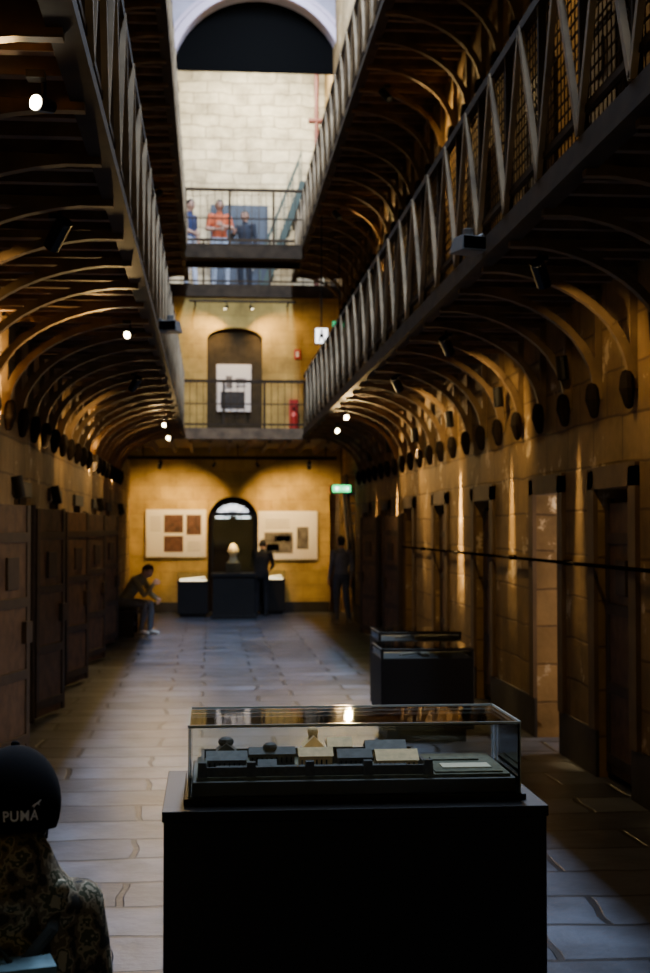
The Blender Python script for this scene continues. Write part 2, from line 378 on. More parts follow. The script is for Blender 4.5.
# ---------------------------------------------------------------- cell doors
def celldoor(x,y,rz,m,z=0,h=1.76,w=.7):
    b=MB(); t=.03
    b.box(0,w,-t,t,.04,h,0)
    for zz in (.1,.55,1.05,1.5): b.box(.02,w-.02,-t-.012,t+.012,zz,zz+.07,1)
    for xx in (0.0,w-.07): b.box(xx,xx+.07,-t-.01,t+.01,.04,h,1)
    b.box(w/2-.1,w/2+.1,-t-.02,t+.02,1.18,1.4,1); b.box(w-.14,w-.02,-t-.035,t+.035,.8,.95,1)
    b.cyl((0,0,0),(0,0,h+.03),.025,1,8)
    return b.build('cell_door',[m,M_doord],loc=(x,y,z),rz=rz,bevel=.004)
for i,c in enumerate(LO):
    if i==7: celldoor(XL-.1,c-.35,math.radians(90),M_wood); continue
    celldoor(XL+.05,c+DW+.03,math.radians(90-13),M_wood)
for i,c in enumerate(RO):
    if i==5: celldoor(XR-.05,c+DW+.03,math.radians(90+10),M_wood)
    elif i==6: celldoor(XR-.05,c+DW+.03,math.radians(90+14),M_wood)
    elif i==3: celldoor(XR+.1,c+DW-.02,math.radians(-90),M_wood)
    elif i!=2: celldoor(XR+.08,c+DW-.02,math.radians(-90),M_wood)
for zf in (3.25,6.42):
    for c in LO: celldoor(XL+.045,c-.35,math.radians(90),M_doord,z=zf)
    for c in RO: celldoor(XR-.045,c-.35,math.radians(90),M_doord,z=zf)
# stone door surrounds (pilaster strips)
b=MB()
for c in RO:
    for s in (-1,1): b.box(XR-.03,XR,c+s*(DW+.07)-.07,c+s*(DW+.07)+.07,.3,DH+.12)
    b.box(XR-.03,XR,c-DW-.14,c+DW+.14,DH,DH+.14)
b.build('trim_1',[mat('surround',(.12,.075,.034),.8,var=.3,scale=4,bump=.3)])
b=MB()
for c in LO:
    b.box(XL,XL+.03,c-DW-.12,c+DW+.12,DH,DH+.12)
b.build('trim_2',[M_skirt])
b=MB(); b.cyl((XR-.045,4,1.36),(XR-.045,17.3,1.36),.012,0,8)
for y in (4.6,7.0,9.2,10.9,13.4,15.6): b.box(XR-.055,XR,y,y+.02,1.34,1.38)
b.build('handrail_pipe',[mat('pipe_dark',(.008,.007,.006),.9,spec=0)])

# ---------------------------------------------------------------- lamps
WARM=(1,.64,.25)
def spotlight(loc,target,power,angle=60,blend=.6,color=WARM,rad=.03,drop=.12,lens=M_lens,sz=1.0,hood=False):
    loc=V(loc);e=empty('spotlight',loc); d=(V(target)-loc).normalized()
    b=MB()
    if hood:
        lens=M_lensd
        b.cyl(-d*.11*sz,-d*.10*sz,.042*sz,0,12); o=len(b.v)
        t=d; u=t.orthogonal().normalized(); w=t.cross(u)
        for q in (-.10,.05):
            for j in range(14):
                a=2*math.pi*j/14; b.v.append(d*q*sz+(u*math.cos(a)+w*math.sin(a))*.042*sz)
        for j in range(14): b.f.append([o+j,o+(j+1)%14,o+14+(j+1)%14,o+14+j]); b.m.append(0)
        b.cyl(-d*.06*sz,-d*.055*sz,.04*sz,1,12)
    else:
        b.sweep([-d*.10*sz,d*.0],[.03*sz,.04*sz],0,12,round_=False); b.cyl(d*.0,d*.004,.033*sz,1,12)
    b.cyl(V((0,0,0))-d*.05*sz,V((0,0,drop))-d*.05*sz,.008,0,8); b.box(-.03,.03,-.03,.03,drop-.005,drop+.02,0)
    b.build('housing',[M_blackm,lens],e,smooth=False)
    l=D.lights.new('spot','SPOT'); l.energy=power; l.spot_size=math.radians(angle); l.spot_blend=blend; l.color=color; l.shadow_soft_size=rad
    o=D.objects.new('lamp',l); col.objects.link(o); o.parent=e; o.location=d*.06; o.rotation_euler=d.to_track_quat('-Z','Y').to_euler()
    return e
# left gallery lamps facing the viewer
M_lens2=mat('lamp_lens_bright',(1,.9,.7),.3,emit=(1,.85,.6),es=90)
spotlight((-.57,4.44,2.99),(-1.5,3.2,2.9),60,100,lens=M_lens2,sz=.75,drop=.08)
spotlight((-.58,9.5,2.95),(-1.5,8.0,2.5),90,100,drop=.08,sz=.75)
spotlight((-.6,17.8,2.95),(-1.5,16.2,2.4),110,100,drop=.08,sz=.8)
spotlight((-.6,19.6,2.9),(-1.5,18,2.4),60,100,drop=.08,sz=.8)
spotlight((1.66,16.4,2.95),(2.5,14.4,2.3),140,110,drop=.08,sz=.9)
spotlight((1.7,18.0,2.9),(2.5,16,2.2),100,110,drop=.08,sz=.9)
# added fill spots under the galleries, only to brighten the side walls
for y,p in ((3.2,24),(6.6,42),(13.4,65)): spotlight((-.75,y,3.0),(-1.5,y+.9,1.9),p,110,.7,drop=.1,hood=True)
for y,p in ((4.0,8),(7.4,22),(10.4,45),(13.2,60)): spotlight((1.85,y,3.0),(2.5,y+.9,1.9),p,110,.7,drop=.1,hood=True)
# more added fill spots under the upper walkways, brightening the first-floor cell fronts
for y in (10.0,18.5): spotlight((-.75,y,6.14),(-1.5,y-.6,5.2),90,130,.7,drop=.1,hood=True)
for y in (9.0,14.0,19.5): spotlight((1.85,y,6.14),(2.5,y-.6,5.2),90,130,.7,drop=.1,hood=True)
# rear wall
for x in (.06,.87): spotlight((x,24.5,2.72),(x+(-.7 if x<.5 else .75),25.7,1.5),240,100,.9,sz=.8)
spotlight((-.9,24.5,2.72),(-1.1,25.7,1.8),50,90,.8,hood=True); spotlight((1.8,24.5,2.72),(1.9,25.7,1.8),60,90,.8,hood=True)
for x in (.28,.78): spotlight((x,25.22,5.70),(x+(-.9 if x<.5 else .9),25.7,4.4),115,130,.8,sz=.8)
# wall washers, right (pointing down, grazing the wall)
for y,p in ((7.05,80),(9.0,380),(11.05,750),(13.35,4500),(15.65,1100),(17.95,2800),(20.2,700)):
    spotlight((XR-.11,y,2.66),(XR,y,1.3),p,16,1.0,drop=.05,hood=True,rad=.03)
# left uplights on top of the door heads
for y,p in ((9.75,1000),(17.0,1300),(20.9,1300),(12.1,120)):
    e=spotlight((XL+.14,y,1.92),(XL,y,2.6),p,26,.9,drop=-.1,hood=True)
# flood heads on gallery outer edge
for (x,y,z,s) in ((ER-.13,7.5,3.2,1),(EL+.13,10.9,3.22,-1)):
    b=MB(); b.taper(-.08,.08,-.08,.08,-.045,.045,.02,.02,0); b.box(-.07,.07,-.085,-.08,-.035,.035,1); b.beam((0,0,0),(s*.10,0,.06),.03,.03,0); b.cyl((0,0,.045),(0,0,.09),.03,0,10)
    o=b.build('floodlight_head',[M_chrome,M_dark],loc=(x,y,z),rz=.3*s,bevel=.008)

# daylight
def area(name,loc,rot,sx,sy,power,color):
    l=D.lights.new(name,'AREA'); l.shape='RECTANGLE'; l.size=sx; l.size_y=sy; l.energy=power; l.color=color
    o=D.objects.new(name,l); col.objects.link(o); o.location=loc; o.rotation_euler=rot; return o
area('skylight',(1.12,15.3,12.8),(0,0,0),.8,21,4300,(.60,.74,1))
d=V((1.0,29.5,7.8))-V((.95,27.75,11.5)); o=area('skylight_rear',(.95,27.75,11.5),d.to_track_quat('-Z','Y').to_euler(),2.4,.5,500,(1,.94,.78)); 
area('window_light_in_cell',(4.4,9.85,1.6),(0,math.radians(90),0),.5,.5,75,(1,.80,.68))
w=D.worlds.new('w'); bpy.context.scene.world=w; w.use_nodes=True; w.node_tree.nodes['Background'].inputs[0].default_value=(.5,.6,.8,1); w.node_tree.nodes['Background'].inputs[1].default_value=.3

# ---------------------------------------------------------------- signs
b=MB(); b.box(-.17,.17,-.03,.03,-.07,.07,0); b.box(-.16,.16,-.035,-.03,-.06,.06,1); b.box(-.1,-.06,-.04,-.035,-.035,.03,2); b.box(-.12,-.03,-.04,-.035,-.0,.015,2); b.beam((.02,-.038,0),(.12,-.038,0),.004,.015,2); b.beam((.08,-.038,.035),(.12,-.038,0),.004,.015,2); b.beam((.08,-.038,-.035),(.12,-.038,0),.004,.015,2); b.cyl((0,0,.07),(0,0,.75),.01,0,8)
b.build('exit_sign',[M_blackm,M_green,M_signw],loc=(2.3,23.6,2.29))
b=MB(); b.box(-.1,.1,-.03,.03,-.12,.12,0); b.box(-.09,.09,-.035,-.03,-.11,.11,1); b.cyl((0,-.036,.07),(0,-.04,.07),.022,0,10); b.box(-.03,.03,-.04,-.035,-.03,.04,0); b.beam((-.02,-.037,-.02),(-.04,-.037,-.09),.004,.02,0); b.beam((.02,-.037,-.02),(.04,-.037,-.09),.004,.02,0); b.box(-.01,.01,-.01,.01,.12,1.85,0)
b.build('illuminated_sign',[M_blackm,M_signw],loc=(1.65,20.0,4.46))
b=MB(); b.box(-.12,.12,-.02,.02,-.05,.05,0); b.box(-.115,.115,-.025,-.02,-.045,.045,1); b.box(-.01,.01,-.01,.01,.05,1.35,0)
b.build('exit_sign',[M_blackm,mat('exit_dim',(0,.2,.08),.4,emit=(.02,.8,.3),es=.8)],loc=(2.1,21.9,4.93))
# fire point
b=MB(); b.sweep([(0,0,.0),(0,0,.42),(0,0,.5)],[.075,.075,.03],0,14); b.cyl((0,0,.52),(0,0,.6),.02,1,8); b.beam((0,0,.58),(.1,0,.62),.02,.02,1); b.sweep([(.03,-.02,.56),(.1,-.03,.45),(.09,-.03,.2)],[.01,.01,.012],1,8); b.box(-.08,.08,.06,.2,-.05,.75,2)
b.build('fire_extinguisher',[M_red,M_blackm,M_red],loc=(1.58,25.49,3.29),smooth=False)
b=MB(); b.box(-.06,.06,0,.01,-.09,.09,0); b.box(-.03,.03,-.003,0,-.05,.05,1); b.build('fire_sign',[M_red,M_white],loc=(1.66,YB-.012,4.92))

# ---------------------------------------------------------------- wall panels
def panel(name,x0,x1,z0,z1,inn):
    b=MB(); b.box(x0,x1,YB-.05,YB-.01,z0,z1,0); b.box(x0+.03,x1-.03,YB-.055,YB-.05,z0+.03,z1-.03,0)
    for (a,c,e,f,m) in inn:
        b.box(x0+a,x0+c,YB-.062,YB-.055,z0+e,z0+f,m)
    b.build(name,[M_white,M_brown,M_grey,M_dark],bevel=.003)
panel('exhibition_panel',-1.2,-.07,1.05,1.95,[(.34,.70,.46,.80,1),(.34,.70,.10,.40,1),(.76,1.04,.42,.80,1)]+[(.08,.28,.5+.05*i,.51+.05*i,2) for i in range(6)]+[(.78,1.02,.12+.05*i,.13+.05*i,2) for i in range(4)])
panel('exhibition_panel',.91,2.04,1.0,1.92,[(.12,.66,.12,.52,2),(.16,.40,.16,.30,3),(.3,.62,.34,.46,3),(.74,.96,.2,.62,2)]+[(.14,.6,.60+.05*i,.61+.05*i,2) for i in range(4)])

# ---------------------------------------------------------------- tall bust case
e=empty('bust_display_case',(.42,24.2,0))
b=MB(); b.box(-.4,.4,-.3,.3,0,.06,0); b.box(-.37,.37,-.27,.27,.06,.74,0); b.box(-.4,.4,-.3,.3,.74,.80,0)
for x in (-.39,.365):
    for y in (-.29,.265): b.box(x,x+.025,y,y+.025,.8,1.82,0)
b.box(-.4,.4,-.3,.3,1.82,1.88,0); b.box(-.13,.13,-.12,.12,.8,.98,0)
b.build('cabinet',[M_black],e,bevel=.004)
b=MB()
b.box(-.38,.38,-.283,-.277,.8,1.82); b.box(-.38,.38,.277,.283,.8,1.82); b.box(-.383,-.377,-.277,.277,.8,1.82); b.box(.377,.383,-.277,.277,.8,1.82)
b.build('glass_panes',[M_glass],e)
l=D.lights.new('caselight','SPOT'); l.energy=110; l.color=(1,.66,.25); l.shadow_soft_size=.03; l.spot_size=math.radians(50); o=D.objects.new('case_lamp',l); col.objects.link(o); o.parent=e; o.location=(0,-.25,1.78)
o.rotation_euler=(V((0,0,1.18))-V((0,-.25,1.78))).to_track_quat('-Z','Y').to_euler()
# ---------------------------------------------------------------- humans
def head_mesh(b,c,R,mats,sc=1,hair=True,hairlen=0.0):
    # mats: skin,hair,eyew,eyed,lip indices ; R 3x3 rotation ; face toward -Y local
    n,k=32,24
    def shape(x,y,z,g=1.0):
        X=.076*x;Y=.096*y;Z=.118*z
        if z<0:
            X*=1-.30*(-z)**1.3
            if y>0: Y*=1-.45*(-z)
            else: Y*=1-.08*(-z)
        if y<0 and g==1.0:
            Y-=.024*math.exp(-(x/.15)**2-((z+.16)/.17)**2)
            Y+=.010*math.exp(-((abs(x)-.40)/.18)**2-((z-.04)/.12)**2)
            Y-=.006*math.exp(-(x/.5)**2-((z-.24)/.1)**2)
            Y-=.012*math.exp(-(x/.3)**2-((z+.85)/.16)**2)
            Y-=.006*math.exp(-(x/.25)**2-((z+.48)/.08)**2)
        return V((X,Y,Z))*sc*g
    for g,m in ((1.0,mats[0]),(1.09,mats[1])):
        if g>1 and not hair: continue
        o=len(b.v)
        grid=[]
        for i in range(k+1):
            th=math.pi*i/k
            for j in range(n):
                a=2*math.pi*j/n
                x,y,z=math.sin(th)*math.cos(a),math.sin(th)*math.sin(a),math.cos(th)
                grid.append((x,y,z)); b.v.append(V(c)+R@shape(x,y,z,g))
        for i in range(k):
            for j in range(n):
                f=[i*n+j,(i+1)*n+j,(i+1)*n+(j+1)%n,i*n+(j+1)%n]
                if g>1:
                    x,y,z=[sum(grid[q][t] for q in f)/4 for t in range(3)]
                    if not (z>.52+.1*math.sin(9*x) or (y>-.15 and z>-.05) or (y>.2 and z>-.45-hairlen)): continue
                b.f.append([o+q for q in f]); b.m.append(m)
    P=lambda p: V(c)+R@(V(p)*sc)
    for s in (-1,1):
        b.ell(P((s*.030,-.080,.006)),(.013*sc,.009*sc,.008*sc),mats[2],10,6,rot=R)
        b.ell(P((s*.030,-.087,.006)),(.006*sc,.004*sc,.006*sc),mats[3],8,6,rot=R)
        b.ell(P((s*.030,-.089,.027)),(.017*sc,.006*sc,.004*sc),mats[1],8,6,rot=R)
        b.ell(P((s*.078,.008,-.005)),(.010*sc,.019*sc,.031*sc),mats[0],10,8,rot=R)
    b.ell(P((0,-.088,-.058)),(.024*sc,.008*sc,.007*sc),mats[4],10,6,rot=R)
def hand(b,w,d,nrm,sc,m,side,curl=.5):
    # palm + 5 bent fingers; d: direction, nrm: palm-facing normal
    d=V(d).normalized(); nrm=V(nrm); nrm=(nrm-d*nrm.dot(d)).normalized(); s=d.cross(nrm).normalized()*side
    w=V(w)
    b.sweep([w-d*.02*sc,w+d*.035*sc,w+d*.085*sc],[(.026*sc,.019*sc),(.038*sc,.015*sc),(.040*sc,.012*sc)],m,12,xref=tuple(s))
    for i,(off,ln) in enumerate(((.030,.068),(.010,.076),(-.010,.070),(-.030,.055))):
        p=w+d*.083*sc+s*off*sc; pts=[p]; dd=d+s*off*3
        for j,q in enumerate((.42,.32,.26)):
            a=curl*(.7+.5*j); dd2=(dd*math.cos(a)+nrm*math.sin(a)).normalized(); pts.append(pts[-1]+dd2*ln*q*sc); dd=dd2
        b.sweep(pts,[.0090*sc,.0085*sc,.0078*sc,.0062*sc],m,8)
    p=w+d*.025*sc+s*.03*sc; q1=p+(d*.6+s*.7+nrm*.2).normalized()*.035*sc; q2=q1+(d*.9+s*.2+nrm*.35).normalized()*.03*sc; q3=q2+(d+nrm*.35).normalized()*.022*sc
    b.sweep([p,q1,q2,q3],[.014*sc,.012*sc,.0105*sc,.008*sc],m,8)
def human(name,loc,rz,J,mt,sc=1.0,headsc=1.0,headrot=(0,0,0),sleeve='long',bulk=1.0,hair=True,hairlen=0,curl=.5,pn=None,parent=None,vox=.013,hands=True):
    J={k:V(p) for k,p in J.items()}
    ax=(J['shL']-J['shR']).normalized()
    up=(J['chest']-J['pelvis']).normalized()
    fwd=ax.cross(up).normalized()      # body front
    B=bulk
    b=MB(); segs=[]
    pe,ch,ne,hd=J['pelvis'],J['chest'],J['neck'],J['head']
    wa=pe.lerp(ch,.45)
    b.sweep([pe-up*.06,pe,wa,ch,ch.lerp(ne,.55),ne-up*.02],[(.15*B,.10*B),(.165*B,.115*B),(.14*B,.10*B),(.165*B,.115*B),(.15*B,.095*B),(.07*B,.06*B)],0,20,xref=tuple(ax))
    b.sweep([ne-up*.05,ne.lerp(hd,.5),hd],[.058,.052,.05],0,14)
    segs+= [(pe+up*.02,wa,.12*B,'top'),(wa,ch,.13*B,'top'),(ch,ne-up*.06,.10*B,'top'),(ne+up*.005,hd,.05,'skin'),(pe-up*.08,pe-up*.04,.14*B,'bottom')]
    for s in 'LR':
        sh,el,wr=J['sh'+s],J['el'+s],J['wr'+s]
        b.sweep([ch.lerp(ne,.4),sh],[.075*B,.062*B],0,14)
        b.sweep([sh,sh.lerp(el,.45),el,el.lerp(wr,.35),wr],[.06*B,.055*B,.043*B,.043*B,.029*(.6+.4*B)],0,14)
        segs.append((ch.lerp(ne,.4),sh,.07*B,'top'))
        if sleeve=='long': segs.append((sh,el,.05*B,'top')); segs.append((el,wr,.04*B,'top'))
        else: segs.append((sh,sh.lerp(el,.7),.055,'top')); segs.append((sh.lerp(el,.85),wr,.04,'skin'))
        hp,kn,an,to=J['hip'+s],J['kn'+s],J['an'+s],J['to'+s]
        b.sweep([hp,hp.lerp(kn,.4),kn,kn.lerp(an,.3),an],[.088*B,.08*B,.06*B,.06*B,.045*B],0,16)
        fd=(to-an); fd.z=0; fd.normalize()
        b.sweep([an-fd*.05+V((0,0,to.z-an.z)),an+fd*.02+V((0,0,(to.z-an.z)*.6)),to],[(.038,.036),(.044,.045),(.042,.03)],0,14,xref=tuple(ax))
        segs+= [(hp,kn,.075*B,'bottom'),(kn,an+V((0,0,.02)),.05*B,'bottom'),(an-fd*.04-V((0,0,.04)),to,.045,'shoe')]
    tmp=b.build('tmp',[M_skin]); r=tmp.modifiers.new('r','REMESH'); r.mode='VOXEL'; r.voxel_size=vox
    sm=tmp.modifiers.new('s','SMOOTH'); sm.iterations=5; sm.factor=.6
    dg=bpy.context.evaluated_depsgraph_get(); me=D.meshes.new_from_object(tmp.evaluated_get(dg)); D.objects.remove(tmp)
    idx={'top':0,'bottom':1,'shoe':2,'skin':3}
    b=MB(); b.v=[v.co.copy() for v in me.vertices]
    def lab(p):
        best=1e9;k=0
        for a,c,rr,l in segs:
            t=c-a; u=max(0,min(1,(p-a).dot(t)/max(t.length_squared,1e-9))); dd=(p-(a+t*u)).length-rr
            if dd<best: best=dd;k=idx[l]
        return k
    for p in me.polygons: b.f.append(list(p.vertices)); b.m.append(lab(p.center))
    R=Euler(headrot).to_matrix()
    head_mesh(b,hd,R,(3,4,5,6,7),headsc,hair,hairlen)
    if hands:
        for s,sd in (('L',1),('R',-1)):
            dr=(J['wr'+s]-J['el'+s]).normalized()
            nn=(pn[s] if pn else -ax*sd*1.0)
            hand(b,J['wr'+s],dr,nn,headsc,3,1 if (dr.cross(V(nn)).dot(fwd)>0) else -1,curl)
    b.xform(Matrix.Scale(sc,4))
    return b.build(name,[mt[0],mt[1],mt[2],M_skin,mt[3],M_eyew,M_eyed,M_lip],parent,smooth=True,loc=loc,rz=rz)
def stand(**k):
    J=dict(pelvis=(0,0,.95),chest=(0,.01,1.28),neck=(0,.01,1.48),head=(0,-.015,1.63),
      shL=(.175,.01,1.42),elL=(.235,.03,1.14),wrL=(.24,-.06,.89),shR=(-.175,.01,1.42),elR=(-.235,.03,1.14),wrR=(-.24,-.06,.89),
      hipL=(.088,0,.90),knL=(.10,-.02,.50),anL=(.105,.02,.09),toL=(.13,-.12,.035),hipR=(-.088,0,.90),knR=(-.10,-.02,.50),anR=(-.105,.02,.09),toR=(-.13,-.12,.035))
    J.update(k); return J
blk=cloth('black_shoe',(.015,.015,.015))
# arms folded, red-orange shirt
human('man_with_folded_arms',(.17,26.0,6.22),.1,stand(elL=(.25,-.06,1.16),wrL=(.04,-.20,1.20),elR=(-.25,-.06,1.14),wrR=(-.03,-.19,1.13),anL=(.16,.02,.09),knL=(.14,-.03,.5),toL=(.2,-.12,.035)),
      (cloth('orange_shirt',(.55,.11,.035)),cloth('pale_jeans',(.50,.58,.70)),cloth('tan_shoe',(.3,.25,.2)),M_hair),sc=.98,sleeve='short',pn={'L':V((0,1,0)),'R':V((0,1,0))},headrot=(0.1,0,.1))
human('man_in_navy_shirt',(-.40,26.0,6.22),math.radians(55),stand(wrR=(-.2,-.24,1.02),elR=(-.24,.0,1.13),anL=(.1,-.08,.09),toL=(.12,-.22,.035)),
      (cloth('navy_shirt',(.022,.033,.09)),cloth('pale_trousers',(.6,.64,.74)),blk,M_hair),sc=.98,sleeve='short')
human('person_in_dark_coat',(.68,26.5,6.22),math.radians(-30),stand(elR=(-.27,-.1,1.2),wrR=(-.12,-.28,1.25)),
      (cloth('dark_coat',(.02,.024,.035)),cloth('dark_trousers',(.015,.018,.028)),blk,M_hair),sc=.93,bulk=1.05)
# seated visitor
S=dict(pelvis=(0,0,.57),chest=(0,-.2,.87),neck=(0,-.33,1.02),head=(0,-.43,1.10),shL=(.18,-.27,.97),elL=(.19,-.42,.70),wrL=(.09,-.58,.62),shR=(-.18,-.27,.97),elR=(-.19,-.46,.68),wrR=(-.05,-.57,.88),
  hipL=(.09,-.02,.55),knL=(.14,-.45,.53),anL=(.13,-.43,.10),toL=(.14,-.58,.035),hipR=(-.09,-.02,.55),knR=(-.13,-.45,.54),anR=(-.12,-.36,.10),toR=(-.13,-.51,.035))
human('seated_man',(-1.28,20.5,0),math.radians(70),S,(cloth('olive_top',(.20,.18,.10)),cloth('grey_jeans',(.12,.135,.17)),cloth('pale_shoe',(.4,.38,.34)),M_hair),sc=.87,headrot=(math.radians(34),0,0),curl=.8)
b=MB(); b.box(-.2,.2,-.55,.55,.33,.39); b.box(-.17,.17,-.5,-.42,0,.33); b.box(-.17,.17,.42,.5,0,.33); b.box(-.15,.15,-.42,.42,.12,.18); b.build('bench',[M_black],loc=(-1.27,20.5,0),bevel=.008)
# visitor leaning over the side case
human('visitor_at_display_case',(.94,24.72,0),math.radians(170),stand(pelvis=(0,.05,.9),chest=(0,-.07,1.2),neck=(0,-.16,1.38),head=(0,-.23,1.5),shL=(.17,-.12,1.32),shR=(-.17,-.12,1.32),elL=(.23,-.2,1.06),wrL=(.15,-.38,.98),elR=(-.23,-.2,1.06),wrR=(-.15,-.38,.98),hipL=(.088,.04,.87),hipR=(-.088,.04,.87)),
      (cloth('black_jacket',(.015,.014,.014)),cloth('black_jeans',(.015,.014,.017)),blk,M_hair),sc=.86,headrot=(.5,0,0))
human('visitor_in_passage',(2.2,22.6,0),math.radians(200),stand(anR=(-.1,.14,.12),knR=(-.1,.03,.5),toR=(-.11,.02,.04)),(cloth('slate_top',(.24,.26,.32)),cloth('dark_jeans',(.11,.14,.22)),cloth('grey_shoe',(.25,.25,.25)),M_hair),sc=.84,hairlen=.3)

# bust (death mask) inside tall case
e2=D.objects['bust_display_case']
b=MB(); M_bust=mat('plaster_bust',(.75,.6,.35),.6)
head_mesh(b,(0,0,1.2),Matrix.Identity(3),(0,0,0,0,0),1.1,False); b.sweep([(0,.02,.98),(0,.02,1.03),(0,.01,1.13)],[(.10,.07),(.07,.06),(.05,.05)],0,14)
b.build('plaster_death_mask',[M_bust],e2,smooth=True)

# low side cases, lit tops imitated by glowing paper
def lowcase(x,y,w,dp,h=.62):
    e=empty('low_display_case',(x,y,0)); b=MB()
    b.box(-w/2+.04,w/2-.04,-dp/2+.04,dp/2-.04,0,.06,0); b.box(-w/2,w/2,-dp/2,dp/2,.06,h,0); b.box(-w/2-.01,w/2+.01,-dp/2-.01,dp/2+.01,h,h+.03,0)
    b.build('plinth',[M_black],e,bevel=.004)
    b=MB(); b.box(-w/2+.04,w/2-.04,-dp/2+.05,dp/2-.05,h+.03,h+.045,0)
    for i in range(3): b.box(-w/2+.08+i*w*.28,-w/2+.08+i*w*.28+w*.2,-dp/2+.1,dp/2-.12,h+.045,h+.055,1)
    b.beam((-w/2+.06,dp/2-.1,h+.05),(w/2-.06,dp/2-.1,h+.09),.1,.01,0)
    b.build('documents_with_glow',[mat('glowing_paper',(.9,.8,.6),.6,emit=(1,.8,.5),es=4),M_white],e)  # paper emits light itself to imitate the lit case top
    b=MB(); b.box(-w/2,w/2,-dp/2,-dp/2+.006,h+.03,h+.18); b.box(-w/2,w/2,dp/2-.006,dp/2,h+.03,h+.18); b.box(-w/2,-w/2+.006,-dp/2+.006,dp/2-.006,h+.03,h+.18); b.box(w/2-.006,w/2,-dp/2+.006,dp/2-.006,h+.03,h+.18); b.box(-w/2,w/2,-dp/2,dp/2,h+.18,h+.186)
    b.build('glass_cover',[M_glass],e)
lowcase(-.30,24.6,.55,.45); lowcase(1.15,25.35,.5,.4)

# ---------------------------------------------------------------- mid-distance cases
def midcase(x0,x1,y0,y1,h):
    e=empty('floor_display_case',((x0+x1)/2,(y0+y1)/2,0)); w=(x1-x0)/2; d=(y1-y0)/2; b=MB(); g=.07
    b.box(-w+.05,w-.05,-d+.05,d-.05,0,.10,0); b.box(-w,w,-d,d,.10,h-g,0)
    for sx in (-1,1):
        for sy in (-1,1): b.box(min(sx*w,sx*(w-.02)),max(sx*w,sx*(w-.02)),min(sy*d,sy*(d-.02)),max(sy*d,sy*(d-.02)),h-g,h,0)
    b.box(-w,w,-d,-d+.02,h-.02,h,0); b.box(-w,w,d-.02,d,h-.02,h,0); b.box(-w,-w+.02,-d,d,h-.02,h,0); b.box(w-.02,w,-d,d,h-.02,h,0)
    b.box(-.03,.03,-d+.1,d-.1,h-g,h-g+.03,1)
    b.beam((-w+.15,-d+.05,h-g+.02),(w-.35,-d+.25,h-g+.03),.03,.012,1)
    b.build('frame_cabinet',[M_black,mat('iron_exhibit',(.12,.10,.07),.5,.3)],e,bevel=.004)
    b=MB(); b.box(-w+.005,w-.005,-d+.005,d-.005,h,h+.006); b.box(-w+.02,w-.02,-d+.004,-d+.009,h-g,h-.02); b.box(-w+.02,w-.02,d-.009,d-.004,h-g,h-.02); b.box(-w+.004,-w+.009,-d+.02,d-.02,h-g,h-.02); b.box(w-.009,w-.004,-d+.02,d-.02,h-g,h-.02)
    b.build('glass_top',[M_glass],e)
midcase(1.27,1.97,10.0,10.6,.70); midcase(1.39,2.08,11.1,11.7,.74)

# ---------------------------------------------------------------- foreground model case
e=empty('model_display_case',(0,0,0))
FX0,FX1,FY0,FY1=-.104,.790,3.14,3.66
b=MB(); b.box(FX0+.02,FX1-.02,FY0+.02,FY1-.02,0,.08,0); b.box(FX0,FX1,FY0,FY1,.08,.925,0); b.box(FX0-.004,FX1+.004,FY0-.004,FY1+.004,.925,.95,0)
for x in (FX0+.03,FX1-.03):
    for z in (.2,.5,.88): b.cyl((x,FY0-.004,z),(x,FY0,z),.006,1,8)
b.build('plinth',[M_black,M_blackm],e,bevel=.004)
GX0,GX1,GY0,GY1=-.048,.745,3.215,3.54; zt=1.128
b=MB(); b.box(GX0-.012,GX1+.012,GY0-.012,GY1+.012,.95,.965,0); b.box(GX0+.008,GX1-.008,GY0+.008,GY1-.008,.965,1.0,1); b.build('tray',[M_black,mat('olive_base',(.035,.03,.018),.6)],e,bevel=.003)
t=.005
b=MB(); b.box(GX0,GX1,GY0,GY0+t,.965,zt); b.box(GX0,GX1,GY1-t,GY1,.965,zt); b.box(GX0,GX0+t,GY0+t,GY1-t,.965,zt); b.box(GX1-t,GX1,GY0+t,GY1-t,.965,zt); b.box(GX0,GX1,GY0,GY1,zt,zt+t)
b.build('glass_cover',[M_glass],e)
b=MB(); q=.0025
for (x,y) in ((GX0,GY0),(GX1,GY0),(GX0,GY1),(GX1,GY1)): b.box(x-q/2,x+q/2,y-q/2,y+q/2,.965,zt+t)
for z in (zt+t,):
    for y in (GY0,GY1): b.box(GX0,GX1,y-q,y+q,z-q,z+q)
    for x in (GX0,GX1): b.box(x-q,x+q,GY0,GY1,z-q,z+q)
b.build('glass_edges',[M_edge],e)
# scale model
M_mg=mat('model_grey',(.05,.047,.044),.8,var=.4,scale=90); M_mr=mat('model_roof_tan',(.88,.60,.28),.7,var=.15,scale=60); M_mb=mat('model_ground',(.10,.10,.06),.9,var=.4,scale=60); M_mroof=mat('model_slate',(.085,.082,.075),.7,var=.3,scale=60); M_pap=mat('model_plan',(.68,.60,.42),.8); M_mt=mat('model_sandstone',(.66,.43,.19),.8,var=.2,scale=80)
b=MB(); z=1.0
b.box(-.03,.725,3.235,3.53,z,z+.008,2); z+=.008
def bl(x0,x1,y0,y1,h,rh,m,rm,al='x'):
    b.box(x0,x1,y0,y1,z,z+h,m)
    if rh: b.gable(x0-.003,x1+.003,y0-.003,y1+.003,z+h,z+h+rh,rm,al)
    n=int((x1-x0)/.012)
    for i in range(n): b.box(x0+.004+i*.012,x0+.008+i*.012,y0-.001,y0,z+h*.4,z+h*.75,5)
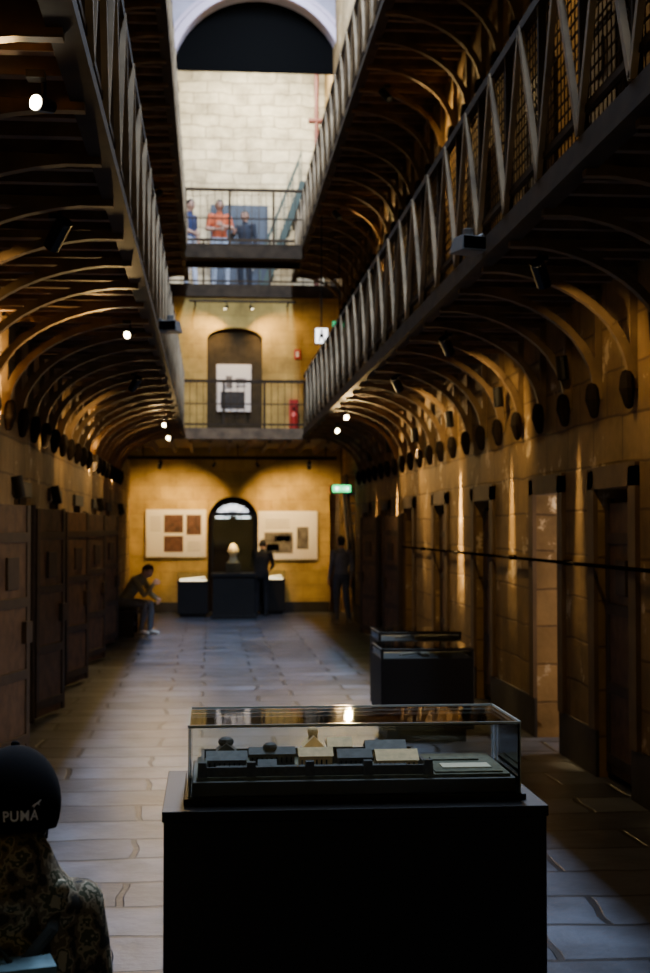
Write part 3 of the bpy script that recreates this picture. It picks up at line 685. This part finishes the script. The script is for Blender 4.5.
# perimeter wall with turrets
b.box(-.02,.53,3.245,3.253,z,z+.022,0); b.box(-.02,.53,3.515,3.523,z,z+.022,0); b.box(-.02,-.012,3.245,3.523,z,z+.022,0); b.box(.522,.53,3.245,3.523,z,z+.022,0)
for x in (-.016,.1,.24,.38,.526): b.taper(x-.012,x+.012,3.237,3.261,z,z+.034,.002,.002,0)
bl(-.005,.09,3.30,3.36,.03,.018,0,3); bl(.02,.065,3.40,3.45,.035,.02,0,3,'y'); b.ell((.042,3.425,z+.055),(.02,.02,.014),3,12,6)
bl(.10,.21,3.35,3.39,.035,.015,0,3); bl(.12,.16,3.28,3.31,.02,.012,0,3); b.ell((.15,3.37,z+.05),(.018,.018,.012),3,12,6)
bl(.22,.30,3.31,3.36,.035,.018,6,1); bl(.235,.285,3.38,3.44,.045,.028,6,1,'y'); b.cyl((.26,3.41,z+.05),(.26,3.41,z+.08),.012,6,10); b.ell((.26,3.41,z+.08),(.014,.014,.012),1,12,6)
bl(.30,.36,3.42,3.48,.04,.02,0,1); bl(.315,.395,3.30,3.35,.032,.018,0,3)
bl(.41,.51,3.30,3.37,.024,.022,6,1); bl(.40,.50,3.44,3.50,.028,.02,0,3)
for i in range(14): bl(.02+i*.033,.045+i*.033,3.262,3.278,.014,.008,0,3)
b.box(.545,.71,3.25,3.51,z,z+.004,2); b.box(.57,.69,3.29,3.35,z+.004,z+.007,4); b.box(.56,.68,3.40,3.44,z+.004,z+.008,2)
b.build('prison_scale_model',[M_mg,M_mr,M_mb,M_mroof,M_pap,M_dark,M_mt],e)

# ---------------------------------------------------------------- child
M_camo=camo('camouflage'); M_capb=mat('cap_black',(.006,.006,.007),.95,spec=.1); M_teal=cloth('pale_blue_bag',(.16,.28,.32))
CJ=dict(pelvis=(0,0,.56),chest=(0,.0,.745),neck=(0,.0,.925),head=(0,-.015,1.045),
  shL=(.12,.0,.845),elL=(.155,.02,.67),wrL=(.16,-.07,.54),shR=(-.12,.0,.845),elR=(-.155,.02,.67),wrR=(-.16,-.07,.54),
  hipL=(.065,0,.54),knL=(.075,-.01,.31),anL=(.075,.02,.07),toL=(.09,-.09,.03),hipR=(-.065,0,.54),knR=(-.075,-.01,.31),anR=(-.075,.02,.07),toR=(-.09,-.09,.03))
CR=math.radians(195); CL=(-.380,2.74,0)
ch=human('child_in_camouflage_jacket',CL,CR,CJ,(M_camo,cloth('child_trousers',(.05,.05,.06)),blk,M_hair),headsc=.9,headrot=(.12,0,0),bulk=.92,hairlen=.25,vox=.009)
# collar / hood and hem as part
b=MB()
b.sweep([(0,.01,.85),(0,.02,.885),(0,.03,.92),(0,.035,.955)],[(.15,.09),(.122,.085),(.086,.075),(.07,.066)],0,24,round_=True)
b.sweep([(-.07,.07,.895),(0,.095,.885),(.07,.07,.895)],[.026,.034,.026],0,12)
b.sweep([(0,0,.49),(0,0,.54)],[(.155,.115),(.155,.115)],0,24)
o=b.build('jacket_hood',[M_camo],ch,smooth=True)
sd=o.modifiers.new('s','SUBSURF'); sd.levels=1; sd.render_levels=1
# cap
b=MB(); hc=V((0,-.012,1.055)); cr=(.088,.104,.112)
n,k=36,12
R=Euler((.14,0,0)).to_matrix()
o0=len(b.v)
def cappt(a,th,g=1): 
    rib=1+.008*abs(math.sin(3*a)); return hc+R@V((cr[0]*g*rib*math.sin(th)*math.cos(a),cr[1]*g*rib*math.sin(th)*math.sin(a),cr[2]*g*math.cos(th)))
thm=math.radians(118)
for i in range(k+1):
    for j in range(n): b.v.append(cappt(2*math.pi*j/n,max(.02,thm*i/k)))
for i in range(k):
    for j in range(n): b.f.append([o0+i*n+j,o0+(i+1)*n+j,o0+(i+1)*n+(j+1)%n,o0+i*n+(j+1)%n]); b.m.append(0)
b.ell(hc+R@V((0,0,cr[2]+.002)),(.009,.009,.006),0,10,6)
# brim
o0=len(b.v); nb=16
for i in range(5):
    for j in range(nb+1):
        a=-math.pi/2+(j/nb-.5)*2.1; g=1+.0*i; ext=.075*i/4*math.cos((j/nb-.5)*2.6)
        p=cappt(a,thm)+V((0,-ext,-.012*i/4-.02*((j/nb-.5)*2)**2*i/4)); b.v.append(p)
for i in range(4):
    for j in range(nb):
        q=o0+i*(nb+1)+j; b.f.append([q,q+1,q+nb+2,q+nb+1]); b.m.append(0)
co=b.build('baseball_cap',[M_capb],ch,smooth=True); so=co.modifiers.new('s','SOLIDIFY'); so.thickness=.004
# lettering on the back of the cap wrapped onto the crown
cu=D.curves.new('t','FONT'); cu.body='PUMA'; cu.size=1; cu.space_character=1.12; cu.offset=.02
to=D.objects.new('t',cu); col.objects.link(to); bpy.context.view_layer.update()
dg=bpy.context.evaluated_depsgraph_get(); me=D.meshes.new_from_object(to.evaluated_get(dg)); D.objects.remove(to)
xm=max(v.co.x for v in me.vertices)
me.materials.clear(); M_logo=mat('white_thread',(.95,.95,.95),.7); me.materials.append(M_logo)
for v in me.vertices:
    v.co.x=v.co.x-xm/2
def wrap2(me,u0,v0,s):
    for v in me.vertices:
        a=math.pi/2+(v.co.x*s+u0)/.098*1
        th=math.radians(92)-(v.co.y*s+v0)/.11
        v.co=cappt(a,th,1.02)
wrap2(me,-.004,-.026,.027)
lo=D.objects.new('cap_lettering',me); col.objects.link(lo); lo.parent=ch
# leaping cat outline
pts=[(0,0),(.15,.18),(.4,.3),(.7,.42),(1,.62),(1.15,.6),(1.05,.48),(.85,.3),(.95,.1),(.82,.12),(.7,.24),(.45,.12),(.3,-.08),(.18,-.1),(.28,.08),(.1,0)]
me=D.meshes.new('cat'); me.from_pydata([(x,y,0) for x,y in pts],[],[list(range(len(pts)))]); me.materials.append(M_logo)
import bmesh
bm=bmesh.new(); bm.from_mesh(me); bmesh.ops.triangulate(bm,faces=bm.faces); bm.to_mesh(me); bm.free()
wrap2(me,.018,-.002,.020)
lo=D.objects.new('cap_emblem',me); col.objects.link(lo); lo.parent=ch
# backpack
b=MB(); b.box(-.05,.15,.115,.20,.46,.79,0); b.box(-.03,.13,.20,.235,.48,.66,0)
b.sweep([(.03,.15,.79),(.05,.15,.82),(.07,.15,.79)],[.006]*3,1,8)
for s in (-1,1): b.sweep([(.05+s*.05,.13,.78),(.01+s*.065,.105,.83),(s*.075,.05,.888),(s*.08,-.04,.885),(s*.075,-.11,.78)],[(.013,.004)]*5,1,10)
o=b.build('backpack',[M_teal,cloth('bag_strap',(.03,.035,.03))],ch,smooth=False,bevel=.03)

# ---------------------------------------------------------------- camera
cam=D.cameras.new('cam'); cam.sensor_width=36; cam.sensor_fit='AUTO'; cam.lens=50; cam.clip_end=100
cam.dof.use_dof=True; cam.dof.focus_distance=3.9; cam.dof.aperture_fstop=5.0
co=D.objects.new('camera',cam); col.objects.link(co); co.location=(0,0,1.6); co.rotation_euler=(math.radians(90+1.76),0,math.radians(-4.87))
bpy.context.scene.camera=co
